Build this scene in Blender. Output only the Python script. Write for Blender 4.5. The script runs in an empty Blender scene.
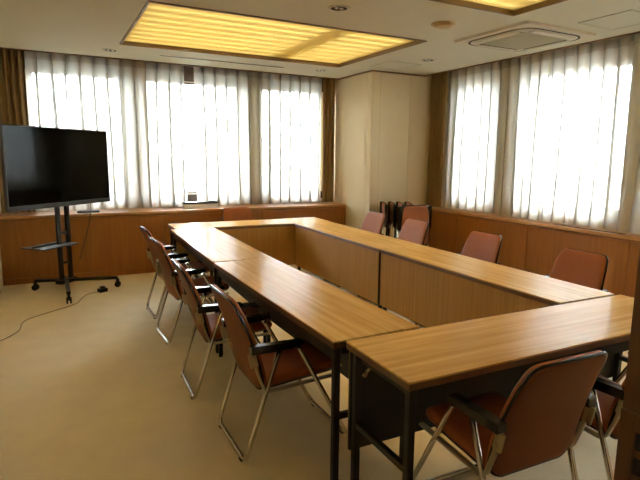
import bpy, bmesh, math, random
from mathutils import Vector, Matrix

C = bpy.context.scene.collection
SC = bpy.context.scene
PI = math.pi
rnd = random.Random(7)

# ------------------------------------------------------------------ camera
ROWS = [(0.88211991, -0.47086499, 0.01227328),
        (-0.06284908, -0.14348528, -0.98765478),
        (0.46681309, 0.87045858, -0.15616466)]      # right, down, forward
cam = bpy.data.cameras.new('camera')
cam_o = bpy.data.objects.new('camera', cam)
C.objects.link(cam_o)
r, dn, fw = [Vector(v) for v in ROWS]
m3 = Matrix((r, -dn, -fw)).transposed()
cam_o.matrix_world = Matrix.Translation((-0.99652, -1.79857, 1.45660)) @ m3.to_4x4()
cam.sensor_width = 36.0
cam.lens = 518.98 * 36.0 / 640.0
cam.shift_x = (320 - 328.68) / 640.0
cam.shift_y = (238.484 - 240) / 640.0
cam.clip_start = 0.02
cam.clip_end = 2000
SC.camera = cam_o

# ------------------------------------------------------------------ sky, exposure
world = bpy.data.worlds.new('sky')
SC.world = world
world.use_nodes = True
wn = world.node_tree
wn.nodes['Background'].inputs[0].default_value = (0.90, 0.95, 1.0, 1)
wn.nodes['Background'].inputs[1].default_value = 50.0
SC.view_settings.view_transform = 'Standard'
SC.view_settings.look = 'None'
SC.view_settings.gamma = 1.0
SC.view_settings.exposure = 0.76
SC.view_settings.use_curve_mapping = False
cy = SC.cycles
cy.max_bounces = 10
cy.diffuse_bounces = 6
cy.transmission_bounces = 6
cy.transparent_max_bounces = 24
cy.glossy_bounces = 4
cy.caustics_reflective = False
cy.caustics_refractive = False
cy.sample_clamp_indirect = 6.0

TUBE_POWER = 2.6

# ------------------------------------------------------------------ helpers
def sset(bsdf, name, val):
    if name in bsdf.inputs:
        bsdf.inputs[name].default_value = val


def lin(c):
    return tuple(((x / 12.92) if x <= 0.04045 else ((x + 0.055) / 1.055) ** 2.4) for x in c)


def rgb(r_, g_, b_):
    return lin((r_ / 255, g_ / 255, b_ / 255)) + (1,)


def mat(name, col, rough=0.5, metal=0.0, spec=0.5, noise=0.0, scale=20.0, bump=0.0, bscale=200.0):
    m = bpy.data.materials.new(name)
    m.use_nodes = True
    nt = m.node_tree
    b = nt.nodes['Principled BSDF']
    b.inputs['Base Color'].default_value = col
    b.inputs['Roughness'].default_value = rough
    b.inputs['Metallic'].default_value = metal
    sset(b, 'Specular IOR Level', spec)
    tc = nt.nodes.new('ShaderNodeTexCoord')
    if noise:
        n = nt.nodes.new('ShaderNodeTexNoise')
        n.inputs['Scale'].default_value = scale
        n.inputs['Detail'].default_value = 4
        nt.links.new(tc.outputs['Object'], n.inputs['Vector'])
        mx = nt.nodes.new('ShaderNodeMix')
        mx.data_type = 'RGBA'
        mx.inputs[6].default_value = tuple(c * (1 - noise) for c in col[:3]) + (1,)
        mx.inputs[7].default_value = tuple(min(1, c * (1 + noise)) for c in col[:3]) + (1,)
        nt.links.new(n.outputs['Fac'], mx.inputs[0])
        nt.links.new(mx.outputs[2], b.inputs['Base Color'])
    if bump:
        n2 = nt.nodes.new('ShaderNodeTexNoise')
        n2.inputs['Scale'].default_value = bscale
        nt.links.new(tc.outputs['Object'], n2.inputs['Vector'])
        bp = nt.nodes.new('ShaderNodeBump')
        bp.inputs['Strength'].default_value = bump
        bp.inputs['Distance'].default_value = 0.004
        nt.links.new(n2.outputs['Fac'], bp.inputs['Height'])
        nt.links.new(bp.outputs['Normal'], b.inputs['Normal'])
    return m


def wood(name, c1, c2, scale, rough=0.35, spec=0.5, coat=0.0):
    """streaky grain; scale = noise frequency along x, y, z of the object"""
    m = bpy.data.materials.new(name)
    m.use_nodes = True
    nt = m.node_tree
    b = nt.nodes['Principled BSDF']
    tc = nt.nodes.new('ShaderNodeTexCoord')
    mp = nt.nodes.new('ShaderNodeMapping')
    mp.inputs['Scale'].default_value = scale
    nt.links.new(tc.outputs['Object'], mp.inputs['Vector'])
    n = nt.nodes.new('ShaderNodeTexNoise')
    n.inputs['Scale'].default_value = 1.0
    n.inputs['Detail'].default_value = 6
    n.inputs['Roughness'].default_value = 0.6
    nt.links.new(mp.outputs['Vector'], n.inputs['Vector'])
    cr = nt.nodes.new('ShaderNodeValToRGB')
    cr.color_ramp.elements[0].position = 0.32
    cr.color_ramp.elements[0].color = c1
    cr.color_ramp.elements[1].position = 0.68
    cr.color_ramp.elements[1].color = c2
    nt.links.new(n.outputs['Fac'], cr.inputs['Fac'])
    nt.links.new(cr.outputs['Color'], b.inputs['Base Color'])
    b.inputs['Roughness'].default_value = rough
    sset(b, 'Specular IOR Level', spec)
    sset(b, 'Coat Weight', coat)
    sset(b, 'Coat Roughness', 0.15)
    return m


def sheer(name, col, transp, transl):
    m = bpy.data.materials.new(name)
    m.use_nodes = True
    nt = m.node_tree
    for n in list(nt.nodes):
        nt.nodes.remove(n)
    out = nt.nodes.new('ShaderNodeOutputMaterial')
    tr = nt.nodes.new('ShaderNodeBsdfTransparent')
    tl = nt.nodes.new('ShaderNodeBsdfTranslucent')
    df = nt.nodes.new('ShaderNodeBsdfDiffuse')
    # woven threads
    tc = nt.nodes.new('ShaderNodeTexCoord')
    nz = nt.nodes.new('ShaderNodeTexNoise')
    nz.inputs['Scale'].default_value = 60
    nt.links.new(tc.outputs['Object'], nz.inputs['Vector'])
    mx = nt.nodes.new('ShaderNodeMix')
    mx.data_type = 'RGBA'
    mx.inputs[6].default_value = tuple(c * 0.95 for c in col[:3]) + (1,)
    mx.inputs[7].default_value = col
    nt.links.new(nz.outputs['Fac'], mx.inputs[0])
    tl.inputs[0].default_value = (0.55, 0.53, 0.50, 1)
    nt.links.new(mx.outputs[2], df.inputs[0])
    a = nt.nodes.new('ShaderNodeMixShader')
    a.inputs[0].default_value = transl
    nt.links.new(df.outputs[0], a.inputs[1])
    nt.links.new(tl.outputs[0], a.inputs[2])
    b = nt.nodes.new('ShaderNodeMixShader')
    b.inputs[0].default_value = transp
    nt.links.new(a.outputs[0], b.inputs[1])
    nt.links.new(tr.outputs[0], b.inputs[2])
    nt.links.new(b.outputs[0], out.inputs[0])
    return m


def glass_mat():
    m = bpy.data.materials.new('window_glass')
    m.use_nodes = True
    nt = m.node_tree
    for n in list(nt.nodes):
        nt.nodes.remove(n)
    out = nt.nodes.new('ShaderNodeOutputMaterial')
    tr = nt.nodes.new('ShaderNodeBsdfTransparent')
    tr.inputs[0].default_value = (0.94, 0.97, 0.96, 1)
    gl = nt.nodes.new('ShaderNodeBsdfGlossy')
    gl.inputs['Roughness'].default_value = 0.02
    fr = nt.nodes.new('ShaderNodeFresnel')
    fr.inputs[0].default_value = 1.45
    mx = nt.nodes.new('ShaderNodeMixShader')
    nt.links.new(fr.outputs[0], mx.inputs[0])
    nt.links.new(tr.outputs[0], mx.inputs[1])
    nt.links.new(gl.outputs[0], mx.inputs[2])
    nt.links.new(mx.outputs[0], out.inputs[0])
    return m


def diffuser_mat():
    m = bpy.data.materials.new('yellowed_diffuser')
    m.use_nodes = True
    nt = m.node_tree
    for n in list(nt.nodes):
        nt.nodes.remove(n)
    out = nt.nodes.new('ShaderNodeOutputMaterial')
    tl = nt.nodes.new('ShaderNodeBsdfTranslucent')
    tl.inputs[0].default_value = (0.92, 0.74, 0.27, 1)
    df = nt.nodes.new('ShaderNodeBsdfDiffuse')
    df.inputs[0].default_value = (0.85, 0.74, 0.40, 1)
    mx = nt.nodes.new('ShaderNodeMixShader')
    mx.inputs[0].default_value = 0.8
    nt.links.new(df.outputs[0], mx.inputs[1])
    nt.links.new(tl.outputs[0], mx.inputs[2])
    nt.links.new(mx.outputs[0], out.inputs[0])
    return m


def emit(name, col, s):
    m = bpy.data.materials.new(name)
    m.use_nodes = True
    b = m.node_tree.nodes['Principled BSDF']
    b.inputs['Base Color'].default_value = (0.9, 0.9, 0.9, 1)
    b.inputs['Emission Color'].default_value = col
    b.inputs['Emission Strength'].default_value = s
    return m


M = {}
M['carpet'] = mat('beige_carpet', rgb(238, 221, 186), 0.95, spec=0.1, noise=0.10, scale=6, bump=0.6, bscale=260)
M['ceiling'] = mat('ceiling_paint', rgb(208, 203, 178), 0.9, spec=0.2, noise=0.02, scale=3)
M['wallpaper'] = mat('cream_wallpaper', rgb(224, 207, 172), 0.8, spec=0.2, noise=0.03, scale=5)
M['seam'] = mat('wallpaper_seam', rgb(190, 172, 132), 0.8)
M['trim'] = mat('brown_trim', rgb(120, 88, 52), 0.6)
M['frame'] = mat('bronze_window_frame', rgb(78, 62, 50), 0.45, metal=0.3)
M['table'] = wood('table_wood', rgb(188, 141, 74), rgb(218, 174, 106), (1.6, 34, 34), rough=0.17, spec=0.22)
# lacquered top: a thin even gloss over the grain
_nt = M['table'].node_tree
_b = _nt.nodes['Principled BSDF']
sset(_b, 'Specular IOR Level', 0.0)
_b.inputs['Roughness'].default_value = 1.0
_g = _nt.nodes.new('ShaderNodeBsdfGlossy')
_g.inputs['Roughness'].default_value = 0.2
_lw = _nt.nodes.new('ShaderNodeFresnel')
_lw.inputs[0].default_value = 1.12
_m1 = _nt.nodes.new('ShaderNodeMath')
_m1.operation = 'MULTIPLY_ADD'
_m1.inputs[1].default_value = 0.35
_m1.inputs[2].default_value = 0.062
_nt.links.new(_lw.outputs[0], _m1.inputs[0])
_ms = _nt.nodes.new('ShaderNodeMixShader')
_nt.links.new(_m1.outputs[0], _ms.inputs[0])
_nt.links.new(_b.outputs[0], _ms.inputs[1])
_nt.links.new(_g.outputs[0], _ms.inputs[2])
_nt.links.new(_ms.outputs[0], _nt.nodes['Material Output'].inputs[0])
M['edge'] = wood('table_edge_wood', rgb(84, 54, 28), rgb(104, 68, 34), (2, 30, 30), rough=0.4)
M['panel'] = wood('panel_wood_shaded', rgb(150, 108, 50), rgb(172, 128, 64), (60, 30, 1.2), rough=0.4)  # darker than the tabletop; the panel's shade is put into the wood colour
M['cabinet'] = wood('cabinet_wood', rgb(140, 84, 30), rgb(158, 98, 38), (30, 30, 1.5), rough=0.35)
M['counter'] = wood('counter_wood', rgb(176, 122, 68), rgb(194, 140, 84), (5, 5, 30), rough=0.3)
M['door'] = wood('door_wood', rgb(84, 48, 20), rgb(100, 60, 26), (30, 30, 1.2), rough=0.4)
M['blacksteel'] = mat('black_steel', rgb(38, 34, 30), 0.4, metal=0.3, spec=0.4)
M['black'] = mat('black_plastic', rgb(24, 23, 22), 0.35, spec=0.5)
M['screen'] = mat('tv_screen', rgb(6, 6, 6), 0.09, spec=0.08)
M['bezel'] = mat('tv_bezel', rgb(30, 29, 28), 0.35)
M['chrome'] = mat('chrome', (0.62, 0.58, 0.52, 1), 0.18, metal=1.0)
M['bracket'] = mat('cream_bracket', rgb(176, 160, 128), 0.45, metal=0.4)
M['vinyl'] = mat('brown_vinyl', rgb(152, 86, 46), 0.55, spec=0.14, noise=0.10, scale=9, bump=0.12, bscale=380)
M['shell'] = mat('brown_back_shell', rgb(114, 64, 33), 0.5, spec=0.2, noise=0.08, scale=7)
M['arm'] = mat('black_armrest', rgb(26, 25, 25), 0.2, spec=0.7)
M['piping'] = mat('black_piping', rgb(22, 20, 20), 0.25)
M['rubber'] = mat('rubber', rgb(40, 38, 36), 0.8)
M['white'] = mat('white_paper', rgb(235, 235, 238), 0.6)
M['whiteplastic'] = mat('white_plastic', rgb(200, 192, 168), 0.5)
M['ac'] = mat('ac_plastic', rgb(206, 192, 158), 0.5)
M['acgrille'] = mat('ac_grille', rgb(186, 178, 146), 0.6)
M['slot'] = mat('dark_slot', rgb(38, 32, 26), 0.8)
M['yellowed'] = mat('yellowed_plastic', rgb(176, 148, 94), 0.5)
M['metal'] = mat('brushed_reflector', (0.7, 0.68, 0.62, 1), 0.25, metal=1.0)
M['lampglass'] = mat('lamp_glass', rgb(236, 232, 220), 0.2)
M['sheer'] = sheer('sheer_curtain', (0.86, 0.82, 0.74, 1), 0.12, 0.50)
M['sheerhead'] = sheer('sheer_heading_warm_lit', (0.88, 0.80, 0.68, 1), 0.25, 0.6)  # warmer than the curtain; warm ceiling light is put into the colour
M['drape'] = mat('brown_drape', rgb(142, 116, 80), 0.85, spec=0.1, noise=0.08, scale=30)
M['glass'] = glass_mat()
M['diffuser'] = diffuser_mat()
M['tube'] = emit('fluorescent_tube', (1.0, 0.95, 0.85, 1), TUBE_POWER)
M['lampbox'] = mat('lamp_box', rgb(180, 172, 150), 0.8)
M['brassframe'] = mat('light_frame', rgb(120, 96, 60), 0.5)
M['facade'] = mat('pale_facade', rgb(190, 186, 180), 0.8, noise=0.05, scale=0.2)
M['facade2'] = mat('brick_facade', rgb(186, 138, 118), 0.8, noise=0.05, scale=0.2)
M['facadewin'] = mat('facade_window', rgb(80, 96, 110), 0.2)
M['city'] = mat('city_ground', rgb(130, 132, 128), 0.9, noise=0.2, scale=0.05)
M['cable'] = mat('grey_cable', rgb(150, 128, 92), 0.6)


class MB:
    def __init__(self):
        self.bm = bmesh.new()

    def box(self, c, s, bevel=0.0, rot=None, seg=2):
        b = bmesh.new()
        bmesh.ops.create_cube(b, size=1.0)
        for v in b.verts:
            v.co = Vector((v.co.x * s[0], v.co.y * s[1], v.co.z * s[2]))
        if bevel:
            bmesh.ops.bevel(b, geom=b.edges[:], offset=min(bevel, min(s) * 0.45), segments=seg, affect='EDGES', profile=0.5)
        mt = Matrix.Translation(c)
        if rot is not None:
            mt = mt @ rot
        b.transform(mt)
        self._merge(b)
        return self

    def b2(self, lo, hi, bevel=0.0):
        c = [(a + b) / 2 for a, b in zip(lo, hi)]
        s = [abs(b - a) for a, b in zip(lo, hi)]
        return self.box(c, s, bevel)

    def _merge(self, b):
        vs = [self.bm.verts.new(v.co) for v in b.verts]
        b.verts.index_update()
        for f in b.faces:
            nf = self.bm.faces.new([vs[v.index] for v in f.verts])
            nf.smooth = f.smooth
        b.free()

    def cyl(self, p0, p1, r0, r1=None, n=16, cap=True):
        r1 = r0 if r1 is None else r1
        p0, p1 = Vector(p0), Vector(p1)
        d = (p1 - p0)
        q = d.to_track_quat('Z', 'Y').to_matrix()
        ra, rb = [], []
        for i in range(n):
            a = 2 * PI * i / n
            o = q @ Vector((math.cos(a), math.sin(a), 0))
            ra.append(self.bm.verts.new(p0 + o * r0))
            rb.append(self.bm.verts.new(p1 + o * r1))
        for i in range(n):
            j = (i + 1) % n
            f = self.bm.faces.new((ra[i], ra[j], rb[j], rb[i]))
            f.smooth = True
        if cap:
            self.bm.faces.new(ra[::-1])
            self.bm.faces.new(rb)
        return self

    def lathe(self, c, prof, n=28):
        c = Vector(c)
        rings = []
        for (rr, z) in prof:
            if rr < 1e-6:
                rings.append([self.bm.verts.new(c + Vector((0, 0, z)))])
            else:
                rings.append([self.bm.verts.new(c + Vector((rr * math.cos(2 * PI * i / n), rr * math.sin(2 * PI * i / n), z))) for i in range(n)])
        for a, b in zip(rings, rings[1:]):
            for i in range(n):
                j = (i + 1) % n
                if len(a) == 1 and len(b) == 1:
                    continue
                if len(a) == 1:
                    f = self.bm.faces.new((a[0], b[i], b[j]))
                elif len(b) == 1:
                    f = self.bm.faces.new((a[i], a[j], b[0]))
                else:
                    f = self.bm.faces.new((a[i], a[j], b[j], b[i]))
                f.smooth = True
        return self

    def tube(self, pts, r, fillet=0.0, closed=False, n=10, flat=None):
        """round (or flat = (w, h)) tube swept along pts with filleted corners"""
        P = [Vector(p) for p in pts]
        if fillet:
            Q = []
            N = len(P)
            for i, p in enumerate(P):
                if not closed and i in (0, N - 1):
                    Q.append(p)
                    continue
                a, b = P[(i - 1) % N], P[(i + 1) % N]
                da, db = (a - p), (b - p)
                fl = min(fillet, da.length * 0.45, db.length * 0.45)
                s, e = p + da.normalized() * fl, p + db.normalized() * fl
                for k in range(7):
                    t = k / 6
                    Q.append((1 - t) ** 2 * s + 2 * t * (1 - t) * p + t * t * e)
            P = Q
        N = len(P)
        rings = []
        up = None
        for i in range(N):
            if closed:
                d = (P[(i + 1) % N] - P[(i - 1) % N])
            else:
                d = P[min(i + 1, N - 1)] - P[max(i - 1, 0)]
            d.normalize()
            if up is None:
                up = Vector((0, 0, 1)) if abs(d.z) < 0.9 else Vector((0, 1, 0))
            u = (up - d * up.dot(d)).normalized()
            up = u
            w = d.cross(u)
            ring = []
            for k in range(n):
                an = 2 * PI * k / n
                if flat:
                    ca, sa = math.cos(an), math.sin(an)
                    ring.append(self.bm.verts.new(P[i] + u * (flat[1] / 2 * (1 if sa > 0 else -1) * min(1, abs(sa) * 1.6)) + w * (flat[0] / 2 * (1 if ca > 0 else -1) * min(1, abs(ca) * 1.6))))
                else:
                    ring.append(self.bm.verts.new(P[i] + u * (math.sin(an) * r) + w * (math.cos(an) * r)))
            rings.append(ring)
        pairs = list(zip(rings, rings[1:])) + ([(rings[-1], rings[0])] if closed else [])
        for a, b in pairs:
            for k in range(n):
                j = (k + 1) % n
                f = self.bm.faces.new((a[k], a[j], b[j], b[k]))
                f.smooth = True
        if not closed:
            self.bm.faces.new(rings[0][::-1])
            self.bm.faces.new(rings[-1])
        return self

    def prism(self, poly, fn0, fn1):
        """poly = 2D points, fn0/fn1 map to the two end faces"""
        a = [self.bm.verts.new(Vector(fn0(*p))) for p in poly]
        b = [self.bm.verts.new(Vector(fn1(*p))) for p in poly]
        n = len(poly)
        for i in range(n):
            j = (i + 1) % n
            self.bm.faces.new((a[i], a[j], b[j], b[i]))
        self.bm.faces.new(a[::-1])
        self.bm.faces.new(b)
        return self

    def cushion(self, outline, fmap, th, bulge=1.0, rings=(1.0, 0.97, 0.88, 0.65, 0.35)):
        """padded slab: outline (u,v) points; fmap(u,v,w) -> 3D, w = thickness offset"""
        n = len(outline)
        cu = sum(p[0] for p in outline) / n
        cv = sum(p[1] for p in outline) / n
        hs = (0.25, 0.72, 1.0, 1.0 + 0.1 * bulge, 1.0 + 0.15 * bulge)
        sides = []
        for sgn in (1, -1):
            rr = []
            for s, h in zip(rings, hs):
                rr.append([self.bm.verts.new(Vector(fmap(cu + (p[0] - cu) * s, cv + (p[1] - cv) * s, sgn * h * th / 2))) for p in outline])
            cen = self.bm.verts.new(Vector(fmap(cu, cv, sgn * th / 2 * (1 + 0.15 * bulge))))
            for a, b in zip(rr, rr[1:]):
                for i in range(n):
                    j = (i + 1) % n
                    f = self.bm.faces.new((a[i], a[j], b[j], b[i]))
                    f.smooth = True
            for i in range(n):
                f = self.bm.faces.new((rr[-1][i], rr[-1][(i + 1) % n], cen))
                f.smooth = True
            sides.append(rr[0])
        for i in range(n):
            j = (i + 1) % n
            f = self.bm.faces.new((sides[0][i], sides[0][j], sides[1][j], sides[1][i]))
            f.smooth = True
        return self

    def build(self, name, material, parent=None, smooth=None):
        bmesh.ops.recalc_face_normals(self.bm, faces=self.bm.faces[:])
        me = bpy.data.meshes.new(name)
        self.bm.to_mesh(me)
        self.bm.free()
        me.materials.append(material)
        o = bpy.data.objects.new(name, me)
        C.objects.link(o)
        if parent is not None:
            o.parent = parent
        return o


def tag(o, label=None, cat=None, group=None, kind=None):
    if label:
        o['label'] = label
    if cat:
        o['category'] = cat
    if group:
        o['group'] = group
    if kind:
        o['kind'] = kind
    return o


def thing(name, label, cat, loc=(0, 0, 0), rz=0.0, group=None):
    o = bpy.data.objects.new(name, None)
    o.empty_display_size = 0.1
    C.objects.link(o)
    o.location = loc
    o.rotation_euler = (0, 0, rz)
    return tag(o, label, cat, group)


def struct(name, mb, m, parent=None):
    o = mb.build(name, m, parent)
    if parent is None:
        o['kind'] = 'structure'
    return o


def dup(root, loc, rz, label, group=None):
    q = root.copy()
    C.objects.link(q)
    q.location = loc
    q.rotation_euler = (0, 0, rz)
    q['label'] = label
    if group:
        q['group'] = group
    for ch in list(root.children):
        c = ch.copy()
        C.objects.link(c)
        c.parent = q
        for g in ch.children:
            e = g.copy()
            C.objects.link(e)
            e.parent = c
    return q


def rounded(w, h, r_, n=6):
    pts = []
    for (cx_, cy_, a0) in ((w / 2 - r_, h / 2 - r_, 0), (-w / 2 + r_, h / 2 - r_, 90), (-w / 2 + r_, -h / 2 + r_, 180), (w / 2 - r_, -h / 2 + r_, 270)):
        for k in range(n + 1):
            a = math.radians(a0 + 90 * k / n)
            pts.append((cx_ + r_ * math.cos(a), cy_ + r_ * math.sin(a)))
    return pts


# ------------------------------------------------------------------ room shell
ZC = 2.584
XL, XP, XCE, XW = -1.525, 2.8266, 3.70, 4.02       # left wall, pillar face, ceiling edge, right glazing
YF, YP, YCE, YW = -1.95, 4.17, 5.095, 5.42         # front wall, pillar face, ceiling edge, back glazing
CABY, CABX, CABZ = 4.8036, 3.673, 0.766

struct('floor', MB().b2((XL - .2, YF - 1.6, -.1), (XW + .3, YW + .3, 0)), M['carpet'])

# ceiling with the two openings for the luminous panels
LX0, LX1 = -0.272, 2.335
LIGHTS = [(2.435, 4.19), (-0.40, 1.355)]
cl = MB()
ztop = ZC + .2
for (x0, x1, y0, y1) in [(XL - .1, LX0, YF, YCE), (LX1, XCE, YF, YP), (LX1, XP, YP, YCE),
                         (LX0, LX1, LIGHTS[0][1], YCE), (LX0, LX1, LIGHTS[1][1], LIGHTS[0][0]), (LX0, LX1, YF, LIGHTS[1][0])]:
    cl.b2((x0, y0, ZC), (x1, y1, ztop))
struct('ceiling', cl, M['ceiling'])
# roofs of the recessed curtain boxes
rc = MB()
rc.b2((XL - .1, YCE, ZC + .12), (XP, YW + .3, ztop))
rc.b2((XCE, YF, ZC + .12), (XW + .3, YP, ztop))
struct('trim_1', rc, M['wallpaper'])

struct('wall_left', MB().b2((XL - .2, YF, 0), (XL, YW + .3, ztop)), M['wallpaper'])

# back wall, windows cut in
BW = [(-1.128, -0.145), (0.155, 1.392), (1.772, 2.70)]
BZ0, BZ1 = 0.925, 2.415
wb = MB()
wb.b2((XL - .2, YW, -.05), (XP + .02, YW + .25, BZ0))
wb.b2((XL - .2, YW, BZ1), (XP + .02, YW + .25, ZC + .12))
xs = [XL - .2] + [v for p in BW for v in p] + [XP + .02]
for a, b in zip(xs[0::2], xs[1::2]):
    wb.b2((a, YW, BZ0), (b, YW + .25, BZ1))
struct('wall_back', wb, M['wallpaper'])
# right wall
RW = [(3.63, 3.016), (2.565, 1.402), (0.95, -0.25), (-0.7, -1.7)]
RZ0, RZ1 = 0.94, 2.405
wr = MB()
wr.b2((XW, YF, -.05), (XW + .25, YP + .02, RZ0))
wr.b2((XW, YF, RZ1), (XW + .25, YP + .02, ZC + .12))
ys = [YP + .02] + [v for p in RW for v in p] + [YF]
for a, b in zip(ys[0::2], ys[1::2]):
    wr.b2((XW, b, RZ0), (XW + .25, a, RZ1))
struct('wall_right', wr, M['wallpaper'])

nwin = [0]
def window(lo, hi, axis):
    """frame bars round the opening + glass; axis 'x' = in the back wall"""
    nwin[0] += 1
    def P(u0, u1, d0, d1, z0, z1):
        if axis == 'x':
            return (u0, YW + d0, z0), (u1, YW + d1, z1)
        return (XW + d0, u0, z0), (XW + d1, u1, z1)
    z0, z1 = (BZ0, BZ1) if axis == 'x' else (RZ0, RZ1)
    f = MB()
    t = .022
    for (a, b, c, d) in [(lo, lo + t, z0, z1), (hi - t, hi, z0, z1), (lo + t, hi - t, z0, z0 + t), (lo + t, hi - t, z1 - t, z1)]:
        f.b2(*P(a, b, .06, .12, c, d), bevel=.003)
    w = f.build('window_%d' % nwin[0], M['frame'])
    w['kind'] = 'structure'
    MB().b2(*P(lo + t, hi - t, .086, .092, z0 + t, z1 - t)).build('glass', M['glass'], w)
for a, b in BW:
    window(a, b, 'x')
for a, b in RW:
    window(b, a, 'y')
# dark bronze head and sill members seen in the gap between the curtains
tb = MB()
tb.b2((XL, YW - .03, BZ1 + .004), (XP, YW, ZC + .05))
tb.b2((XL, YW - .03, CABZ + .05), (XP, YW, BZ0 - .005))
for a, b in zip(xs[0::2], xs[1::2]):
    pass
struct('trim_2', tb, M['frame'])

# corner pillar clad in cream wallpaper
pl = MB().b2((XP, YP, 0), (XW + .25, YW + .3, ztop))
struct('wall_corner', pl, M['wallpaper'])
sm = MB()
for xx in (XP + .13, XP + .62):
    sm.b2((xx, YP - .0015, 0), (xx + .004, YP, ZC))
for yy in (YP + .12,):
    sm.b2((XP - .0015, yy, 0), (XP, yy + .004, ZC))
struct('trim_3', sm, M['seam'])
ct = MB()
ct.b2((XP - .012, YP - .012, ZC - .02), (XCE, YP, ZC))
ct.b2((XP - .012, YP, ZC - .02), (XP, YCE, ZC))
ct.b2((XL, YCE - .015, ZC - .012), (XP, YCE + .01, ZC))
ct.b2((XCE - .015, YF, ZC - .012), (XCE + .01, YP, ZC))
struct('trim_4', ct, M['trim'])

# front wall behind the camera with the doorway the photographer came through
DX0, DX1 = -0.38, 0.52
wf = MB()
wf.b2((XL - .2, YF - .15, 0), (DX0, YF, ztop))
wf.b2((DX1, YF - .15, 0), (XW + .3, YF, ztop))
wf.b2((DX0, YF - .15, 2.1), (DX1, YF, ztop))
struct('wall_front', wf, M['wallpaper'])
co = MB()
co.b2((XL - .2, YF - 1.6, 0), (XW + .3, YF - 1.5, ztop))
co.b2((XL - .3, YF - 1.6, 0), (XL - .2, YF - .15, ztop))
co.b2((XW + .2, YF - 1.6, 0), (XW + .3, YF - .15, ztop))
co.b2((XL - .2, YF - 1.6, ZC), (XW + .3, YF - .15, ztop))
struct('wall_corridor', co, M['wallpaper'])

# door leaf standing open, louvred vent in its lower half
d1 = MB()
DYF, DF = -0.93, 0.478          # free edge, face towards the room's left
leaf = MB()
leaf.b2((DF, YF + .01, 0.01), (DF + .04, DYF, 2.05))
dl = leaf.build('door_1', M['door'])
dl['kind'] = 'structure'
lf = MB()
lz0, lz1, lt = 0.12, 0.724, .050
lf.b2((DF - .010, DYF - lt, lz0), (DF + .001, DYF - .001, lz1), .002)
lf.b2((DF - .010, YF + .15, lz0), (DF + .001, YF + .15 + lt, lz1), .002)
lf.b2((DF - .010, YF + .15 + lt, lz1 - .055), (DF + .001, DYF - lt, lz1), .002)
lf.b2((DF - .010, YF + .15 + lt, lz0), (DF + .001, DYF - lt, lz0 + .05), .002)
fr_ = lf.build('louvre_frame', M['door'], dl)
zz = lz1 - .055 - .055
sl = MB()
while zz > lz0 + .06:
    sl.b2((DF - .008, YF + .15 + lt, zz - .022), (DF + .0005, DYF - lt, zz), .002)
    zz -= .075
sl.build('louvre_slats', M['door'], fr_)
MB().b2((DF - .002, YF + .15 + lt, lz0 + .05), (DF - .0005, DYF - lt, lz1 - .055)).build('louvre_backing', M['slot'], fr_)
hd = MB()
hd.cyl((DF, DYF - .07, 1.0), (DF - .05, DYF - .07, 1.0), .011)
hd.cyl((DF - .05, DYF - .06, 1.0), (DF - .05, DYF - .19, 1.0), .010)
hd.lathe((DF, DYF - .07, 1.0), [(0, 0)])
hd.build('door_handle', M['metal'], dl)

# ------------------------------------------------------------------ the city outside
tag(MB().b2((-400, -400, -22.2), (600, 900, -22)).build('city_ground', M['city']), kind='structure')
rb = random.Random(3)
blds = [(-16, 70, 16, 14, 18, 0), (6, 82, 10, 12, 26, 0), (22, 66, 10, 12, 15, 1), (32, 100, 16, 14, 24, 0), (46, 66, 18, 16, 17, 0),
        (70, 66, 16, 14, 19, 0), (72, 40, 14, 14, 16, 1), (84, 20, 14, 14, 21, 0), (62, 6, 14, 10, 17, 1), (90, -8, 14, 14, 19, 0)]
wl = ['pale city block far left beyond the back windows', 'tall pale tower beyond the back windows', 'low brick coloured block beyond the back windows',
      'distant tall pale slab beyond the back windows', 'pale low block beyond the corner pillar', 'pale block beyond the far end of the right windows',
      'brick coloured block beyond the right windows', 'tallest pale tower beyond the right windows', 'squat brick coloured block seen through right windows', 'pale block furthest right beyond the windows']
for (bx_, by_, sx, sy, h, k), lab in zip(blds, wl):
    bt = thing('building', lab, 'building', (bx_, by_, -22), 0.1 * rb.uniform(-1, 1), 'city buildings outside the windows')
    MB().b2((-sx / 2, -sy / 2, 0), (sx / 2, sy / 2, h)).b2((-sx / 2 - .2, -sy / 2 - .2, h), (sx / 2 + .2, sy / 2 + .2, h + .7)).b2((-sx / 5, -sy / 5, h), (sx / 5, sy / 5, h + 2.6)).build('walls', M['facade2' if k else 'facade'], bt)
    wm = MB()
    for fl in range(int(h // 3.2)):
        z = 1.2 + fl * 3.2
        wm.b2((-sx / 2 + .8, -sy / 2 - .05, z), (sx / 2 - .8, -sy / 2, z + 1.5))
        wm.b2((-sx / 2 - .05, -sy / 2 + .8, z), (-sx / 2, sy / 2 - .8, z + 1.5))
    wm.build('window_bands', M['facadewin'], bt)

# ------------------------------------------------------------------ built-in cabinets under the windows
def cabinet(lo, hi, back, label):
    if back:
        t = thing('cabinet', label, 'cabinet', ((lo + hi) / 2, CABY, 0), 0, 'built-in cabinets under the windows')
    else:
        t = thing('cabinet', label, 'cabinet', (CABX, (lo + hi) / 2, 0), -PI / 2, 'built-in cabinets under the windows')
    w = abs(hi - lo)
    dep = (YW - .04 - CABY) if back else (XW - .01 - CABX)
    MB().b2((-w / 2, .02, .0), (w / 2, dep, CABZ - .032)).build('carcass', M['cabinet'], t)
    MB().b2((-w / 2 + .002, 0, .07), (w / 2 - .002, .0199, CABZ - .052), .002).build('front_panel', M['cabinet'], t)
    MB().b2((-w / 2, .008, .0), (w / 2, .0199, .066)).build('plinth', M['cabinet'], t)
    return t
cabinet(XL + .001, .209, True, 'wood cabinet behind the television stand, under the left sheer curtain')
cabinet(.211, 1.512, True, 'wood cabinet under the back window behind the lone chair')
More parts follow.
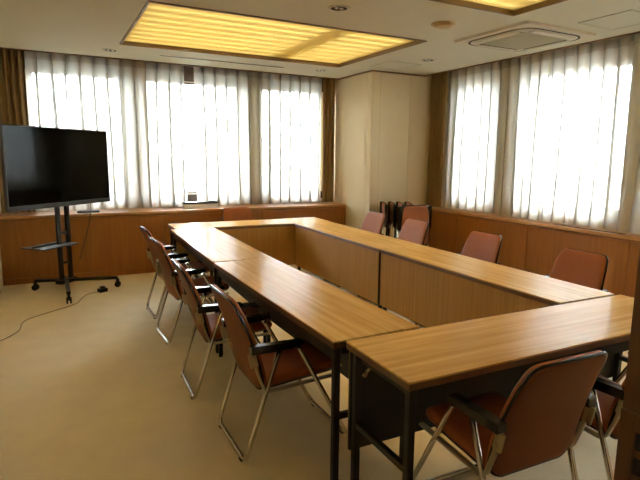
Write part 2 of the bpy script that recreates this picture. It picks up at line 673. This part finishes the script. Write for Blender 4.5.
cabinet(1.514, XP - .001, True, 'wood cabinet under the back window touching the cream pillar')
cabinet(YP - .001, 3.37, False, 'wood cabinet beside the stacked folded chairs')
cabinet(3.368, 2.212, False, 'wood cabinet under the first window past the pillar')
cabinet(2.21, 1.047, False, 'wide orange wood cabinet under the large right window')
cabinet(1.045, -.1, False, 'wood cabinet at the right edge behind the table end')
cabinet(-.102, -1.1, False, 'wood cabinet under right window nearer the door')
cabinet(-1.102, YF + .001, False, 'last wood cabinet on the right beside the front wall')

ctb = thing('countertop', 'long wooden top over the back window cabinets', 'countertop', (0, CABY, CABZ - .03))
MB().b2((XL + .002, -.012, 0), (XP - .002, YW - .035 - CABY, .03), .004).build('top', M['counter'], ctb)
ctr = thing('countertop', 'long wooden top over the right window cabinets with dark air slots', 'countertop', (CABX, 0, CABZ - .03))
MB().b2((-.012, YF + .002, 0), (XW - .004 - CABX, YP - .002, .03), .004).build('top', M['counter'], ctr)
for (ya, yb) in ((1.15, 1.95), (-.2, .7)):
    g = MB()
    g.b2((.055, ya, .0301), (.11, yb, .0312))
    go = g.build('air_grille', M['slot'], ctr)
    s_ = MB()
    for k in range(3):
        s_.b2((.062 + k * .017, ya + .01, .0312), (.068 + k * .017, yb - .01, .033))
    s_.build('grille_bars', M['frame'], go)

# ------------------------------------------------------------------ luminous ceiling panels
def ceiling_light(y0, y1, label):
    t = thing('ceiling_light', label, 'ceiling light', ((LX0 + LX1) / 2, (y0 + y1) / 2, ZC), 0, 'luminous yellow ceiling panels')
    w, l = LX1 - LX0, y1 - y0
    f = MB()
    e = .020
    for (a, b, c, d) in [(-w / 2, -w / 2 + e, -l / 2, l / 2), (w / 2 - e, w / 2, -l / 2, l / 2), (-w / 2 + e, w / 2 - e, -l / 2, -l / 2 + e), (-w / 2 + e, w / 2 - e, l / 2 - e, l / 2)]:
        f.b2((a, c, -.012), (b, d, .03), .003)
    f.build('frame', M['brassframe'], t)
    bx = MB()
    bx.b2((-w / 2, -l / 2, .175), (w / 2, l / 2, .19))
    for (a, b, c, d) in [(-w / 2, -w / 2 + .01, -l / 2, l / 2), (w / 2 - .01, w / 2, -l / 2, l / 2), (-w / 2 + .01, w / 2 - .01, -l / 2, -l / 2 + .01), (-w / 2 + .01, w / 2 - .01, l / 2 - .01, l / 2)]:
        bx.b2((a, c, .03), (b, d, .175))
    bx.build('housing', M['lampbox'], t)
    g = MB()
    g.bm.faces.new([g.bm.verts.new((a * (w / 2 - .01), b * (l / 2 - .01), .031)) for a, b in ((-1, -1), (1, -1), (1, 1), (-1, 1))])
    g.build('diffuser', M['diffuser'], t)
    # eggcrate ribs across the diffuser
    q = MB()
    ny = int(l / .035)
    for k in range(1, ny):
        y = -l / 2 + k * l / ny
        q.b2((-w / 2 + e, y - .001, .0275), (w / 2 - e, y + .001, .0299))
    q.build('louvre', M['diffuser'], t)
    n = 9
    p = l / n
    for k in range(n):
        y = -l / 2 + (k + .5) * p
        for (xa, xb) in ((-w / 2 + .06, .36), (.58, w / 2 - .06)):
            MB().cyl((xa, y, .072), (xb, y, .072), .014, n=10).build('tube', M['tube'], t)
    return t
ceiling_light(*LIGHTS[0], 'glowing yellow ceiling panel over the far half of the tables')
ceiling_light(*LIGHTS[1], 'glowing yellow ceiling panel cut off by the top of the frame')

# ------------------------------------------------------------------ ceiling fittings
def downlight(x, y, label):
    t = thing('downlight', label, 'downlight', (x, y, ZC), 0, 'recessed downlights')
    MB().lathe((0, 0, 0), [(.062, -.001), (.066, -.007), (.085, -.006), (.088, -.0005), (.062, -.0005)]).build('trim_ring', M['whiteplastic'], t)
    MB().lathe((0, 0, 0), [(.062, -.0045), (.05, -.0015), (0, -.001)]).build('recess_shade', M['slot'], t)  # flat dark disc; the shade inside the recess is put into its colour
    for sx in (-.022, .022):
        MB().lathe((sx, 0, 0), [(0, -.012), (.012, -.010), (.016, -.0015)], 14).build('bulb', M['lampglass'], t)
    return t
downlight(1.046, 1.888, 'round downlight above the middle of the ceiling, nearest the camera')
downlight(-.32, 4.60, 'round downlight near the left sheer curtain')
downlight(2.989, 3.233, 'round downlight between the pillar and the air conditioner')
downlight(2.264, 4.56, 'round downlight by the pillar end of the back window')

sp = thing('ceiling_disc', 'yellowed round disc on the ceiling beside the air conditioner', 'ceiling fitting', (2.05, 1.855, ZC))
MB().lathe((0, 0, 0), [(0, -.030), (.06, -.029), (.082, -.022), (.086, -.012)]).build('cap', M['yellowed'], sp)
MB().lathe((0, 0, 0), [(.086, -.012), (.105, -.010), (.108, 0)]).build('base', M['yellowed'], sp)

sd = thing('slot_diffuser', 'long dark air slot in the ceiling along the back window', 'air vent', (.98, 4.615, ZC))
MB().b2((-.78, -.03, -.004), (.78, .03, -.0005), .001).build('frame', M['whiteplastic'], sd)
MB().b2((-.765, -.017, -.0055), (.765, .017, -.0041)).build('slot', M['slot'], sd)

hp = thing('access_panel', 'square ceiling hatch in front of the cream pillar', 'hatch', (2.88, 3.74, ZC), 0, 'ceiling hatches')
def hatch(t, w, l):
    MB().b2((-w / 2, -l / 2, -.003), (w / 2, l / 2, -.0005), .001).build('panel', M['ceiling'], t)
    f = MB()
    for (a, b, c, d) in [(-w / 2 - .012, -w / 2, -l / 2 - .012, l / 2 + .012), (w / 2, w / 2 + .012, -l / 2 - .012, l / 2 + .012), (-w / 2, w / 2, -l / 2 - .012, -l / 2), (-w / 2, w / 2, l / 2, l / 2 + .012)]:
        f.b2((a, c, -.005), (b, d, -.0003))
    f.build('rim', M['acgrille'], t)
hatch(hp, .44, .44)
hp2 = thing('access_panel', 'square ceiling hatch right of the air conditioner', 'hatch', (3.2, 1.02, ZC), 0, 'ceiling hatches')
hatch(hp2, .44, .44)

# four way cassette air conditioner
ac = thing('air_conditioner', 'square four way cassette air conditioner in the ceiling', 'air conditioner', (3.01, 1.86, ZC))
A = .455
mp_ = MB()
mp_.prism(rounded(2 * A, 2 * A, .03), lambda u, v: (u, v, -.0005), lambda u, v: (u * .985, v * .985, -.022))
mp_.build('cover', M['ac'], ac)
# raised rounded ring
rg = MB()
op, ip = rounded(.80, .80, .14, 8), rounded(.54, .54, .02, 8)
rgv = []
for (pp, z) in ((op, -.0221), (rounded(.79, .79, .14, 8), -.030), (rounded(.56, .56, .03, 8), -.034), (ip, -.030)):
    rgv.append([rg.bm.verts.new((u, v, z)) for u, v in pp])
for a, b in zip(rgv, rgv[1:]):
    for i in range(len(a)):
        j = (i + 1) % len(a)
        f = rg.bm.faces.new((a[i], a[j], b[j], b[i]))
        f.smooth = True
rg.build('outlet_ring', M['ac'], ac)
def ring_strip(o_, i_, z):
    g = MB()
    va = [g.bm.verts.new((u, v, z)) for u, v in o_]
    vb = [g.bm.verts.new((u, v, z)) for u, v in i_]
    vc = [g.bm.verts.new((u, v, z - .003)) for u, v in o_]
    vd = [g.bm.verts.new((u, v, z - .003)) for u, v in i_]
    n = len(o_)
    for i in range(n):
        j = (i + 1) % n
        for q in ((va[i], va[j], vb[j], vb[i]), (vc[i], vc[j], vd[j], vd[i]), (va[i], va[j], vc[j], vc[i]), (vb[i], vb[j], vd[j], vd[i])):
            g.bm.faces.new(q)
    return g
ring_strip(rounded(.80, .80, .17, 8), rounded(.77, .77, .165, 8), -.0285).build('outlet_gap', M['slot'], ac)
for k in range(4):
    rot = Matrix.Rotation(k * PI / 2, 4, 'Z')
    s2 = MB().box((0, .332, -.040), (.50, .06, .006), .002, Matrix.Rotation(.10, 4, 'X'))
    s2.bm.transform(rot)
    s2.build('flap', M['ac'], ac)
    s1 = MB().b2((-.25, .292, -.0375), (.25, .300, -.0335), .001)
    s1.bm.transform(rot)
    s1.build('outlet_slot', M['slot'], ac)
gb = MB().b2((-.265, -.265, -.036), (.265, .265, -.030), .004)
gr = gb.build('intake_grille', M['acgrille'], ac)
gs = MB()
for k in range(21):
    y = -.25 + k * .025
    gs.b2((-.255, y - .004, -.041), (.255, y + .004, -.0361))
gs.build('grille_slats', M['acgrille'], gr)

# ------------------------------------------------------------------ curtains
def curtain(name, label, cat, group, u0, u1, depth, axis, z0, z1, m, pitch, amp, seed, head=True, sheer_=True, flare=0.0):
    rc_ = random.Random(seed)
    n = max(1, round((u1 - u0) / pitch))
    p = (u1 - u0) / n
    if sheer_:
        prof = [(0, 0), (.18, .16), (.36, .24), (.54, .16), (.61, -.02), (.84, -.40), (.61, -.70), (.84, -.98), (.93, -.6)]
    else:
        prof = [(k / 10, math.sin(2 * PI * k / 10) * .5) for k in range(10)]
    cols = []
    for i in range(n):
        sc_ = rc_.uniform(.75, 1.25)
        ph = rc_.uniform(0, 6.28)
        lean = rc_.uniform(-.4, .4)
        for (a, b) in prof:
            cols.append((u0 + (i + a) * p, b * amp * sc_, ph, lean, i))
    cols.append((u1, 0, 0, 0, n - 1))
    nz = 18
    # smooth lateral wander so neighbouring pleats lean together
    kn = [(rc_.uniform(-1, 1), rc_.uniform(-1, 1)) for _ in range(n + 2)]
    mb = MB()
    grid = []
    for k in range(nz + 1):
        t = k / nz
        z = z1 + (z0 - z1) * t
        row = []
        for (u, d, ph, lean, i) in cols:
            f = (u - u0) / p
            fi = int(f)
            w = f - fi
            kk = kn[min(fi, n)][0] * (1 - w) + kn[min(fi + 1, n + 1)][0] * w
            kq = kn[min(fi, n)][1] * (1 - w) + kn[min(fi + 1, n + 1)][1] * w
            edge = min(1, (u - u0) / .12, (u1 - u) / .12) if sheer_ else 0
            uu = u + (kk * .035 * t + kq * .02 * math.sin(3.0 * t)) * max(0, edge) * (p / .15)
            um = (u0 + u1) / 2
            uu += (uu - um) * flare * t
            dd = d * (1 - .25 * t) + .010 * math.sin(7 * f * .5 + ph * .2) * t * (1 if sheer_ else 0)
            if axis == 'x':
                row.append(mb.bm.verts.new((uu, depth - dd, z)))
            else:
                row.append(mb.bm.verts.new((depth - dd, uu, z)))
        grid.append(row)
    for a, b in zip(grid, grid[1:]):
        for i in range(len(a) - 1):
            f = mb.bm.faces.new((a[i], a[i + 1], b[i + 1], b[i]))
            f.smooth = True
    o = mb.build(name, m)
    tag(o, label, cat, group)
    if head:
        hb = MB()
        ra, rb_ = [], []
        for (u, d, ph, lean, i) in cols:
            for lst, z in ((ra, z1 - .005), (rb_, z1 - .175)):
                dd = d + .004
                lst.append(hb.bm.verts.new((u, depth - dd, z) if axis == 'x' else (depth - dd, u, z)))
        for i in range(len(ra) - 1):
            f = hb.bm.faces.new((ra[i], ra[i + 1], rb_[i + 1], rb_[i]))
            f.smooth = True
        hb.build('heading_band', M['sheerhead'], o)
    return o
CY, CX = 5.2, 3.83
ZB = CABZ + .006
ZT = ZC + .10
G1 = 'sheer curtains at the windows'
curtain('sheer_curtain', 'white sheer curtain behind the television', 'curtain', G1, -1.163, .612, CY, 'x', ZB, ZT, M['sheer'], .15, .04, 1)
curtain('sheer_curtain', 'white sheer curtain at the back window nearest the pillar', 'curtain', G1, .738, 2.612, CY, 'x', ZB, ZT, M['sheer'], .15, .04, 2)
curtain('sheer_curtain', 'white sheer curtain at the right window beside the brown drape', 'curtain', G1, 2.222, 3.832, CX, 'y', ZB, ZT, M['sheer'], .15, .04, 3)
curtain('sheer_curtain', 'white sheer curtain across the largest right window', 'curtain', G1, .45, 2.215, CX, 'y', ZB, ZT, M['sheer'], .15, .04, 4)
curtain('sheer_curtain', 'white sheer curtain on the right nearest the front wall', 'curtain', G1, -1.7, .42, CX, 'y', ZB, ZT, M['sheer'], .15, .04, 5)
G2 = 'brown side drapes'
curtain('drape', 'brown drape in the far left corner behind the television', 'curtain', G2, XL + .02, -1.17, CY - .03, 'x', ZB, ZT, M['drape'], .07, .07, 6, False, False)
curtain('drape', 'brown drape left of the cream pillar', 'curtain', G2, 2.62, XP - .01, CY - .03, 'x', ZB, ZT, M['drape'], .07, .07, 7, False, False)
curtain('drape', 'brown drape right of the cream pillar', 'curtain', G2, 3.84, YP - .01, CX - .03, 'y', ZB, ZT, M['drape'], .07, .07, 8, False, False)

# ------------------------------------------------------------------ folding tables
TH = .70
TL, TW = 1.788, .447
def make_table(label):
    t = thing('folding_table', label, 'table', (0, 0, 0), 0, 'long folding tables set in a ring')
    # local: length x, +y = the side with the modesty panel
    MB().b2((-TL / 2, -TW / 2, TH - .008), (TL / 2, TW / 2, TH), .002).build('tabletop', M['table'], t)
    MB().b2((-TL / 2 + .0005, -TW / 2 + .0005, TH - .034), (TL / 2 - .0005, TW / 2 - .0005, TH - .0081), .003).build('edge_band', M['edge'], t)
    f = MB()
    for y in (-TW / 2 + .03, TW / 2 - .06):
        f.b2((-TL / 2 + .045, y - .011, TH - .09), (TL / 2 - .03, y + .013, TH - .0345))
    for x in (-TL / 2 + .045, 0, TL / 2 - .045):
        f.b2((x - .012, -TW / 2 + .058, TH - .075), (x + .012, TW / 2 - .073, TH - .0345))
    f.build('under_frame', M['blacksteel'], t)
    s = MB()
    s.b2((-TL / 2 + .22, -TW / 2 + .12, TH - .155), (TL / 2 - .22, TW / 2 - .075, TH - .145))
    for x in (-TL / 2 + .25, TL / 2 - .25):
        s.b2((x - .006, -TW / 2 + .15, TH - .1451), (x + .006, TW / 2 - .08, TH - .0345))
    s.build('under_shelf', M['blacksteel'], t)
    p = MB().b2((-TL / 2 + .012, TW / 2 - .010, .215), (TL / 2 - .012, TW / 2 - .006, TH - .0345), .001)
    po = p.build('modesty_panel', M['panel'], t)
    MB().b2((-TL / 2 + .013, TW / 2 - .024, .217), (TL / 2 - .013, TW / 2 - .0101, TH - .036)).build('panel_backing', M['blacksteel'], po)
    for sx in (-1, 1):
        for y in (-TW / 2 + .03, TW / 2 - .045):
            x = sx * (TL / 2 - .03)
            l = MB().b2((x - .0145, y - .0145, .02), (x + .0145, y + .0145, TH - .0345), .003)
            lo = l.build('leg', M['blacksteel'], t)
            MB().cyl((x, y, 0), (x, y, .022), .013, .017, n=12).build('foot_glide', M['rubber'], lo)
        x = sx * (TL / 2 - .03)
        b = MB()
        b.b2((x - .011, -TW / 2 + .045, .335), (x + .011, TW / 2 - .0595, .36))
        b.build('crossbar', M['blacksteel'], t)
        for y in (-TW / 2 + .06, TW / 2 - .078):
            b = MB()
            b.tube([(x - sx * .016, y, TH - .125), (x - sx * .06, y, TH - .085), (x - sx * .10, y, TH - .070)], .006, flat=(.004, .016), n=8)
            b.cyl((x - sx * .015, y - .008, TH - .125), (x - sx * .015, y + .008, TH - .125), .010, n=10)
            b.build('fold_latch', M['chrome'], t)
    return t

def rot2(a, x, y):
    return (math.cos(a) * x - math.sin(a) * y, math.sin(a) * x + math.cos(a) * y)
TY = -0.0191          # the whole ring is turned a touch
table_proto = None
def place_table(ax, ay, bx_, by_, inner, label):
    """a, b = midpoints of the two table ends in the ring's own frame; inner = +1/-1 : which side the panel is on"""
    global table_proto
    a = rot2(TY, ax, ay)
    b = rot2(TY, bx_, by_)
    rz = math.atan2(b[1] - a[1], b[0] - a[0])
    if inner < 0:
        rz += PI
    loc = ((a[0] + b[0]) / 2, (a[1] + b[1]) / 2, 0)
    if table_proto is None:
        table_proto = make_table(label)
        table_proto.location = loc
        table_proto.rotation_euler = (0, 0, rz)
        return table_proto
    return dup(table_proto, loc, rz, label)
h = TW / 2 - .004
place_table(h, .0, h - .034, 1.793, -1, 'folding table of the left row nearest the camera')
place_table(h - .034, 1.804, h - .004, 3.592, -1, 'folding table of the left row nearer the television')
place_table(.039, 3.601 + h + .004, 1.839, 3.601 + h + .004, -1, 'folding table across the far end below the back window')
place_table(1.811 - h, 3.597, 1.811 - h, 1.803, -1, 'folding table of the right row in front of the folded chairs')
place_table(1.811 - h, 1.798, 1.811 - h, .0, -1, 'folding table of the right row closer to the camera')
place_table(.0405, -.0175 - h - .002, 1.842, -.0175 - h - .002, 1, 'folding table across the near end by the open door')

# ------------------------------------------------------------------ folding armchairs
def back_map(u, v, w):
    """u across, v 0..1 up the back, w thickness -> local chair coordinates"""
    x = -.188 - .065 * v - .075 * v * v - .014 * (1 - (u / .21) ** 2)
    z = .352 + .450 * v
    nx, nz = .957, .29
    return (x + nx * w, u, z + nz * w)

def back_outline():
    H_ = .48
    def width(v):
        return .214 - .030 * max(0, (v - .35) / .65) ** 1.2
    pts = []
    rb_, rt = .085, .05
    # right side going up, top, left side, bottom
    def corner(cv, cu, r0, a0, a1, n):
        out = []
        for k in range(n + 1):
            a = math.radians(a0 + (a1 - a0) * k / n)
            out.append((cu + r0 * math.cos(a), cv + r0 * math.sin(a) / H_))
        return out
    half = []
    half += corner(rb_ / H_ * .8, width(.2) - rb_, rb_, -80, 0, 7)
    for v in (.3, .42, .55, .68, .8):
        half.append((width(v), v))
    half += corner(1 - rt / H_, width(1) - rt, rt, 8, 88, 6)
    pts = half + [(-u, v) for (u, v) in reversed(half)]
    return pts

BO = back_outline()
def seat_map(u, v, w):
    # u across, v along x
    z = .395 + (v - .03) * .075
    if v > .17:
        z -= (v - .17) ** 2 * 4.5
    return (v, u, z + w - .012 * (1 - (u / .22) ** 2))

def make_chair(label, group):
    t = thing('folding_chair', label, 'chair', (0, 0, 0), 0, group)
    MB().cushion(BO, lambda u, v, w: back_map(u, v, w + .010), .026).build('backrest', M['vinyl'], t)
    MB().cushion([(u * .985, .5 + (v - .5) * .985) for u, v in BO], lambda u, v, w: back_map(u, v, w - .008), .012, .3).build('back_shell', M['shell'], t)
    ring = [back_map(u * 1.0, .5 + (v - .5) * 1.0, -0.004) for u, v in BO]
    MB().tube(ring, .006, closed=True, n=8).build('back_piping', M['piping'], t)
    so = [(u, .005 + v) for (u, v) in rounded(.40, .43, .06)]
    MB().cushion(so, seat_map, .050).build('seat', M['vinyl'], t)
    MB().cushion([(u * .96, .005 + (v - .005) * .96) for u, v in so], lambda u, v, w: tuple(Vector(seat_map(u, v, w * .4)) + Vector((0, 0, -.028))), .018).build('seat_pan', M['black'], t)
    for s in (1, -1):
        y = .224 * s
        poly = [(-.262, .548), (-.262, .584), (-.255, .588), (-.005, .581), (.006, .574), (.004, .562), (-.05, .552), (-.15, .548)]
        a = MB()
        wdt = .022
        a.prism(poly, lambda u, v: (u, y - wdt, v), lambda u, v: (u, y + wdt, v))
        bmesh.ops.bevel(a.bm, geom=[e for e in a.bm.edges], offset=.003, segments=2, affect='EDGES')
        a.build('armrest', M['arm'], t)
        b = MB()
        b.tube([(-.252, .219 * s, .548), (-.232, .219 * s, .46), (-.190, .219 * s, .345), (.19, .214 * s, .360)], .01, fillet=.03, flat=(.010, .022), n=8)
        b.build('seat_rail', M['bracket'], t)
        b = MB()
        b.box((-.250, .223 * s, .515), (.040, .012, .075), .005, Matrix.Rotation(-.2, 4, 'Y'))
        b.cyl((-.245, .226 * s, .50), (-.245, .236 * s, .50), .011, n=10)
        b.build('arm_bracket', M['bracket'], t)
    def u_leg(xt, xb, yt, yb):
        g = MB()
        g.tube([(xt, yt, .545), (xb, yb, .012), (xb, -yb, .012), (xt, -yt, .545)], .0115, fillet=.05, n=10)
        return g
    u_leg(-.120, -.292, .226, .216).build('rear_leg_frame', M['chrome'], t)
    u_leg(-.022, .268, .230, .218).build('front_leg_frame', M['chrome'], t)
    for s in (1, -1):
        for x in (-.292, .268):
            MB().b2((x - .014, s * .17 - .018, .0), (x + .014, s * .17 + .018, .008), .003).build('rail_pad', M['rubber'], t)
    return t

GC = 'brown folding armchairs round the tables'
chair = make_chair('brown armchair on the left nearest the camera', GC)
chair.location = (.033, .605, 0)
for (x, y, rz, lab) in [
        (-.014, 1.34, -0.05, 'second brown armchair from the camera along the left row'),
        (.018, 2.365, 0.04, 'third brown armchair from the camera along the left row'),
        (.048, 3.065, 0.02, 'brown armchair on the left furthest from the camera'),
        (1.066, 4.195, -PI / 2, 'lone brown armchair at the far table under the back window'),
        (2.085, 3.345, PI, 'brown armchair on the right furthest away, beside the folded chairs'),
        (2.070, 2.55, PI, 'brown armchair on the right overlapping the folded chairs'),
        (2.050, 1.541, PI, 'brown armchair on the right before the cabinet seam, second from front'),
        (2.025, .560, PI, 'brown armchair on the right closest to the near table'),
        (.515, -.402, 1.535, 'brown armchair in the foreground with its back to the camera'),
        (1.125, -.430, PI / 2, 'brown armchair at the near table half hidden by the door')]:
    dup(chair, (x, y, 0), rz, lab, GC)

# folded up chairs stacked by the pillar
def make_folded(label):
    t = thing('folding_chair', label, 'chair', (0, 0, 0), 0, 'folded armchairs parked by the pillar')
    def fb(u, v, w):
        return (-.03 - .012 * math.sin(v * PI) + w, u, .36 + .50 * v)
    MB().cushion(BO, fb, .028).build('backrest', M['vinyl'], t)
    MB().tube([fb(u * 1.008, .5 + (v - .5) * 1.006, 0) for u, v in BO], .009, closed=True, n=8).build('back_piping', M['piping'], t)
    so = [(u, .26 + .06 + v) for (u, v) in rounded(.39, .40, .06)]
    MB().cushion(so, lambda u, v, w: (.012 + w, u, v + .02), .036).build('seat', M['vinyl'], t)
    MB().cushion([(u * .95, .54 + (v - .54) * .95) for u, v in [(u, v + .02) for u, v in so]], lambda u, v, w: (.036 + w, u, v), .014).build('seat_pan', M['black'], t)
    for s in (1, -1):
        y = .226 * s
        a = MB()
        a.b2((-.045, y - .022, .56), (.0, y + .022, .86), .012)
        a.build('armrest', M['arm'], t)
        MB().b2((-.018, .222 * s - .006, .34), (.006, .222 * s + .006, .62), .003).build('seat_rail', M['bracket'], t)
    for (x, nm, yy) in ((-.026, 'rear_leg_frame', .236), (.020, 'front_leg_frame', .220)):
        g = MB()
        g.tube([(x * .5, yy, .60), (x, yy - .02, .012), (x, -yy + .02, .012), (x * .5, -yy, .60)], .0115, fillet=.05, n=10)
        g.build(nm, M['chrome'], t)
    for s in (1, -1):
        MB().b2((-.036, s * .16 - .015, .0), (.03, s * .16 + .015, .008), .003).build('rail_pad', M['rubber'], t)
    return t
fc = make_folded('folded brown chair nearest the pillar corner, end of the stack')
SR = PI - .45
fc.location = (2.86, 3.91, 0)
fc.rotation_euler = (0, 0, SR)
for k, lab in enumerate(['second folded chair from the pillar corner, edge on', 'third folded chair from the pillar corner, edge on', 'fourth folded chair from the pillar corner, edge on']):
    dup(fc, (2.96 + k * .10, 3.862 - k * .048, 0), SR, lab, 'folded armchairs parked by the pillar')
dup(fc, (3.01, 3.42, 0), PI / 2 - .06, 'folded brown chair showing its whole back in front of the stack', 'folded armchairs parked by the pillar')

# ------------------------------------------------------------------ television on its wheeled stand
st = thing('tv_stand', 'black wheeled television stand in the back left corner', 'stand', (-.905, 4.35, 0), 0)
tdir = Vector((.72, .694, 0))
ndir = Vector((.694, -.72, 0))
post = []
for s in (-1, 1):
    p_ = MB()
    o = tdir * (.062 * s)
    p_.box((o.x, o.y, .775), (.048, .032, 1.36), .006, Matrix.Rotation(math.atan2(tdir.y, tdir.x), 4, 'Z'))
    p_.build('post', M['blacksteel'], st)
cb = MB()
for z in (.30, .62, 1.02, 1.40):
    cb.box((0, 0, z), (.10, .018, .03), .003, Matrix.Rotation(math.atan2(tdir.y, tdir.x), 4, 'Z'))
cb.build('post_crosspiece', M['blacksteel'], st)
hub = MB()
hub.box((0, 0, .10), (.22, .09, .045), .006, Matrix.Rotation(math.atan2(tdir.y, tdir.x), 4, 'Z'))
hub.build('base_hub', M['blacksteel'], st)
for (x, y) in ((-.30, .10), (.0, -.61), (.50, -.11), (-.05, .33)):
    d = Vector((x, y, 0))
    L_ = d.length
    an = math.atan2(y, x)
    lg = MB()
    lg.box((x / 2, y / 2, .105), (L_, .04, .03), .004, Matrix.Rotation(an, 4, 'Z'))
    lo = lg.build('base_leg', M['blacksteel'], st)
    c_ = MB()
    c_.box((x, y, .082), (.03, .03, .03), .004)
    px_, py_ = -math.sin(an), math.cos(an)
    for s in (-1, 1):
        c_.cyl((x + px_ * .008 * s, y + py_ * .008 * s, .032), (x + px_ * .024 * s, y + py_ * .024 * s, .032), .032, n=18)
    c_.box((x, y, .055), (.034, .016, .05), .004, Matrix.Rotation(an, 4, 'Z'))
    c_.build('caster', M['rubber'], lo)
sh = MB()
rz_t = math.atan2(tdir.y, tdir.x)
off = Vector((-.13, -.085, 0))
sh.box((off.x, off.y, .50), (.46, .30, .012), .003, Matrix.Rotation(rz_t, 4, 'Z'))
sh.box((off.x - tdir.x * .0, off.y, .512), (.44, .012, .02), .002, Matrix.Rotation(rz_t, 4, 'Z'))
sh.build('shelf', M['bezel'], st)
mn = MB()
for s in (-1, 1):
    o = tdir * (.12 * s) + ndir * .045
    mn.box((o.x, o.y, 1.30), (.04, .03, .42), .003, Matrix.Rotation(rz_t, 4, 'Z'))
for z in (1.18, 1.38):
    mn.box((ndir.x * .022, ndir.y * .022, z), (.34, .02, .05), .003, Matrix.Rotation(rz_t, 4, 'Z'))
mn.build('mount', M['blacksteel'], st)

Z0, Z1 = .918, 1.708
tv = thing('television', 'large black flat screen television facing the tables', 'television', (-.878, 4.17, Z0), rz_t)
TWD = 1.315
hh = Z1 - Z0
MB().b2((-TWD / 2, .0, 0), (TWD / 2, .035, hh), .006).build('housing', M['bezel'], tv)
bz = MB()
e = .012
bz.b2((-TWD / 2, -.008, 0), (TWD / 2, -.0002, .045), .002)
bz.b2((-TWD / 2, -.008, hh - e), (TWD / 2, -.0002, hh), .002)
bz.b2((-TWD / 2, -.008, .045), (-TWD / 2 + e, -.0002, hh - e), .002)
bz.b2((TWD / 2 - e, -.008, .045), (TWD / 2, -.0002, hh - e), .002)
bz.build('bezel', M['bezel'], tv)
MB().b2((-TWD / 2 + e, -.004, .045), (TWD / 2 - e, -.0001, hh - e)).build('screen', M['screen'], tv)
MB().b2((-TWD * .3, .0352, .1), (TWD * .3, .062, .55), .01).build('rear_cover', M['black'], tv)

def curve_obj(name, pts, r_, m):
    P = [Vector(p) for p in pts]
    out = []
    for i in range(len(P) - 1):
        p0, p1, p2, p3 = P[max(i - 1, 0)], P[i], P[i + 1], P[min(i + 2, len(P) - 1)]
        for k in range(6):
            t = k / 6
            out.append(.5 * ((2 * p1) + (p2 - p0) * t + (2 * p0 - 5 * p1 + 4 * p2 - p3) * t * t + (3 * p1 - p0 - 3 * p2 + p3) * t ** 3))
    out.append(P[-1])
    return MB().tube(out, r_, n=8).build(name, m)
tag(curve_obj('floor_cable', [(-.632, 4.06, .006), (-.72, 4.02, .006), (-.79, 3.86, .006), (-.85, 3.68, .006), (-1.03, 3.52, .006), (-1.2, 3.38, .006), (-1.28, 3.25, .006), (-1.30, 3.02, .006), (-1.38, 2.86, .006), (-1.46, 2.78, .006)], .0035, M['cable']),
    'thin power cord trailing across the carpet from the television stand', 'cord')
tag(curve_obj('video_cable', [(-.62, 4.50, .93), (-.615, 4.50, .84), (-.64, 4.50, .70), (-.70, 4.47, .50), (-.76, 4.45, .30)], .004, M['black']),
    'thin black cable hanging from the television to the stand shelf', 'cable')
pa = thing('power_adapter', 'small black power adapter on the carpet by the television stand', 'adapter', (-.575, 4.075, 0), .5)
MB().b2((-.045, -.03, 0), (.045, .03, .04), .006).build('case', M['black'], pa)
MB().b2((-.02, -.02, .0402), (.02, .02, .062), .004).build('plug', M['black'], pa)

# things on the counter under the back window
wbx = thing('flat_box', 'flat white box on the counter in the curtain gap', 'box', (.745, 5.03, CABZ + .0005))
MB().b2((-.235, -.06, 0), (.235, .06, .045), .004).build('body', M['white'], wbx)
MB().b2((-.236, -.061, .0452), (.236, .061, .052), .002).build('lid', M['white'], wbx)
dvc = thing('recorder', 'thin black device lying on the flat white box', 'device', (.735, 5.04, CABZ + .053))
MB().b2((-.225, -.045, 0), (.225, .045, .026), .005).build('body', M['black'], dvc)
MB().b2((.12, -.04, .0262), (.20, .03, .032), .003).build('buttons', M['rubber'], dvc)
rmt = thing('flat_cable_box', 'dark slim box on the counter below the television', 'box', (-.62, 4.93, CABZ + .0005), .1)
MB().b2((-.12, -.04, 0), (.12, .04, .022), .004).build('body', M['black'], rmt)
MB().b2((-.08, -.0425, .006), (.08, -.0402, .016)).build('front_strip', M['bezel'], rmt)
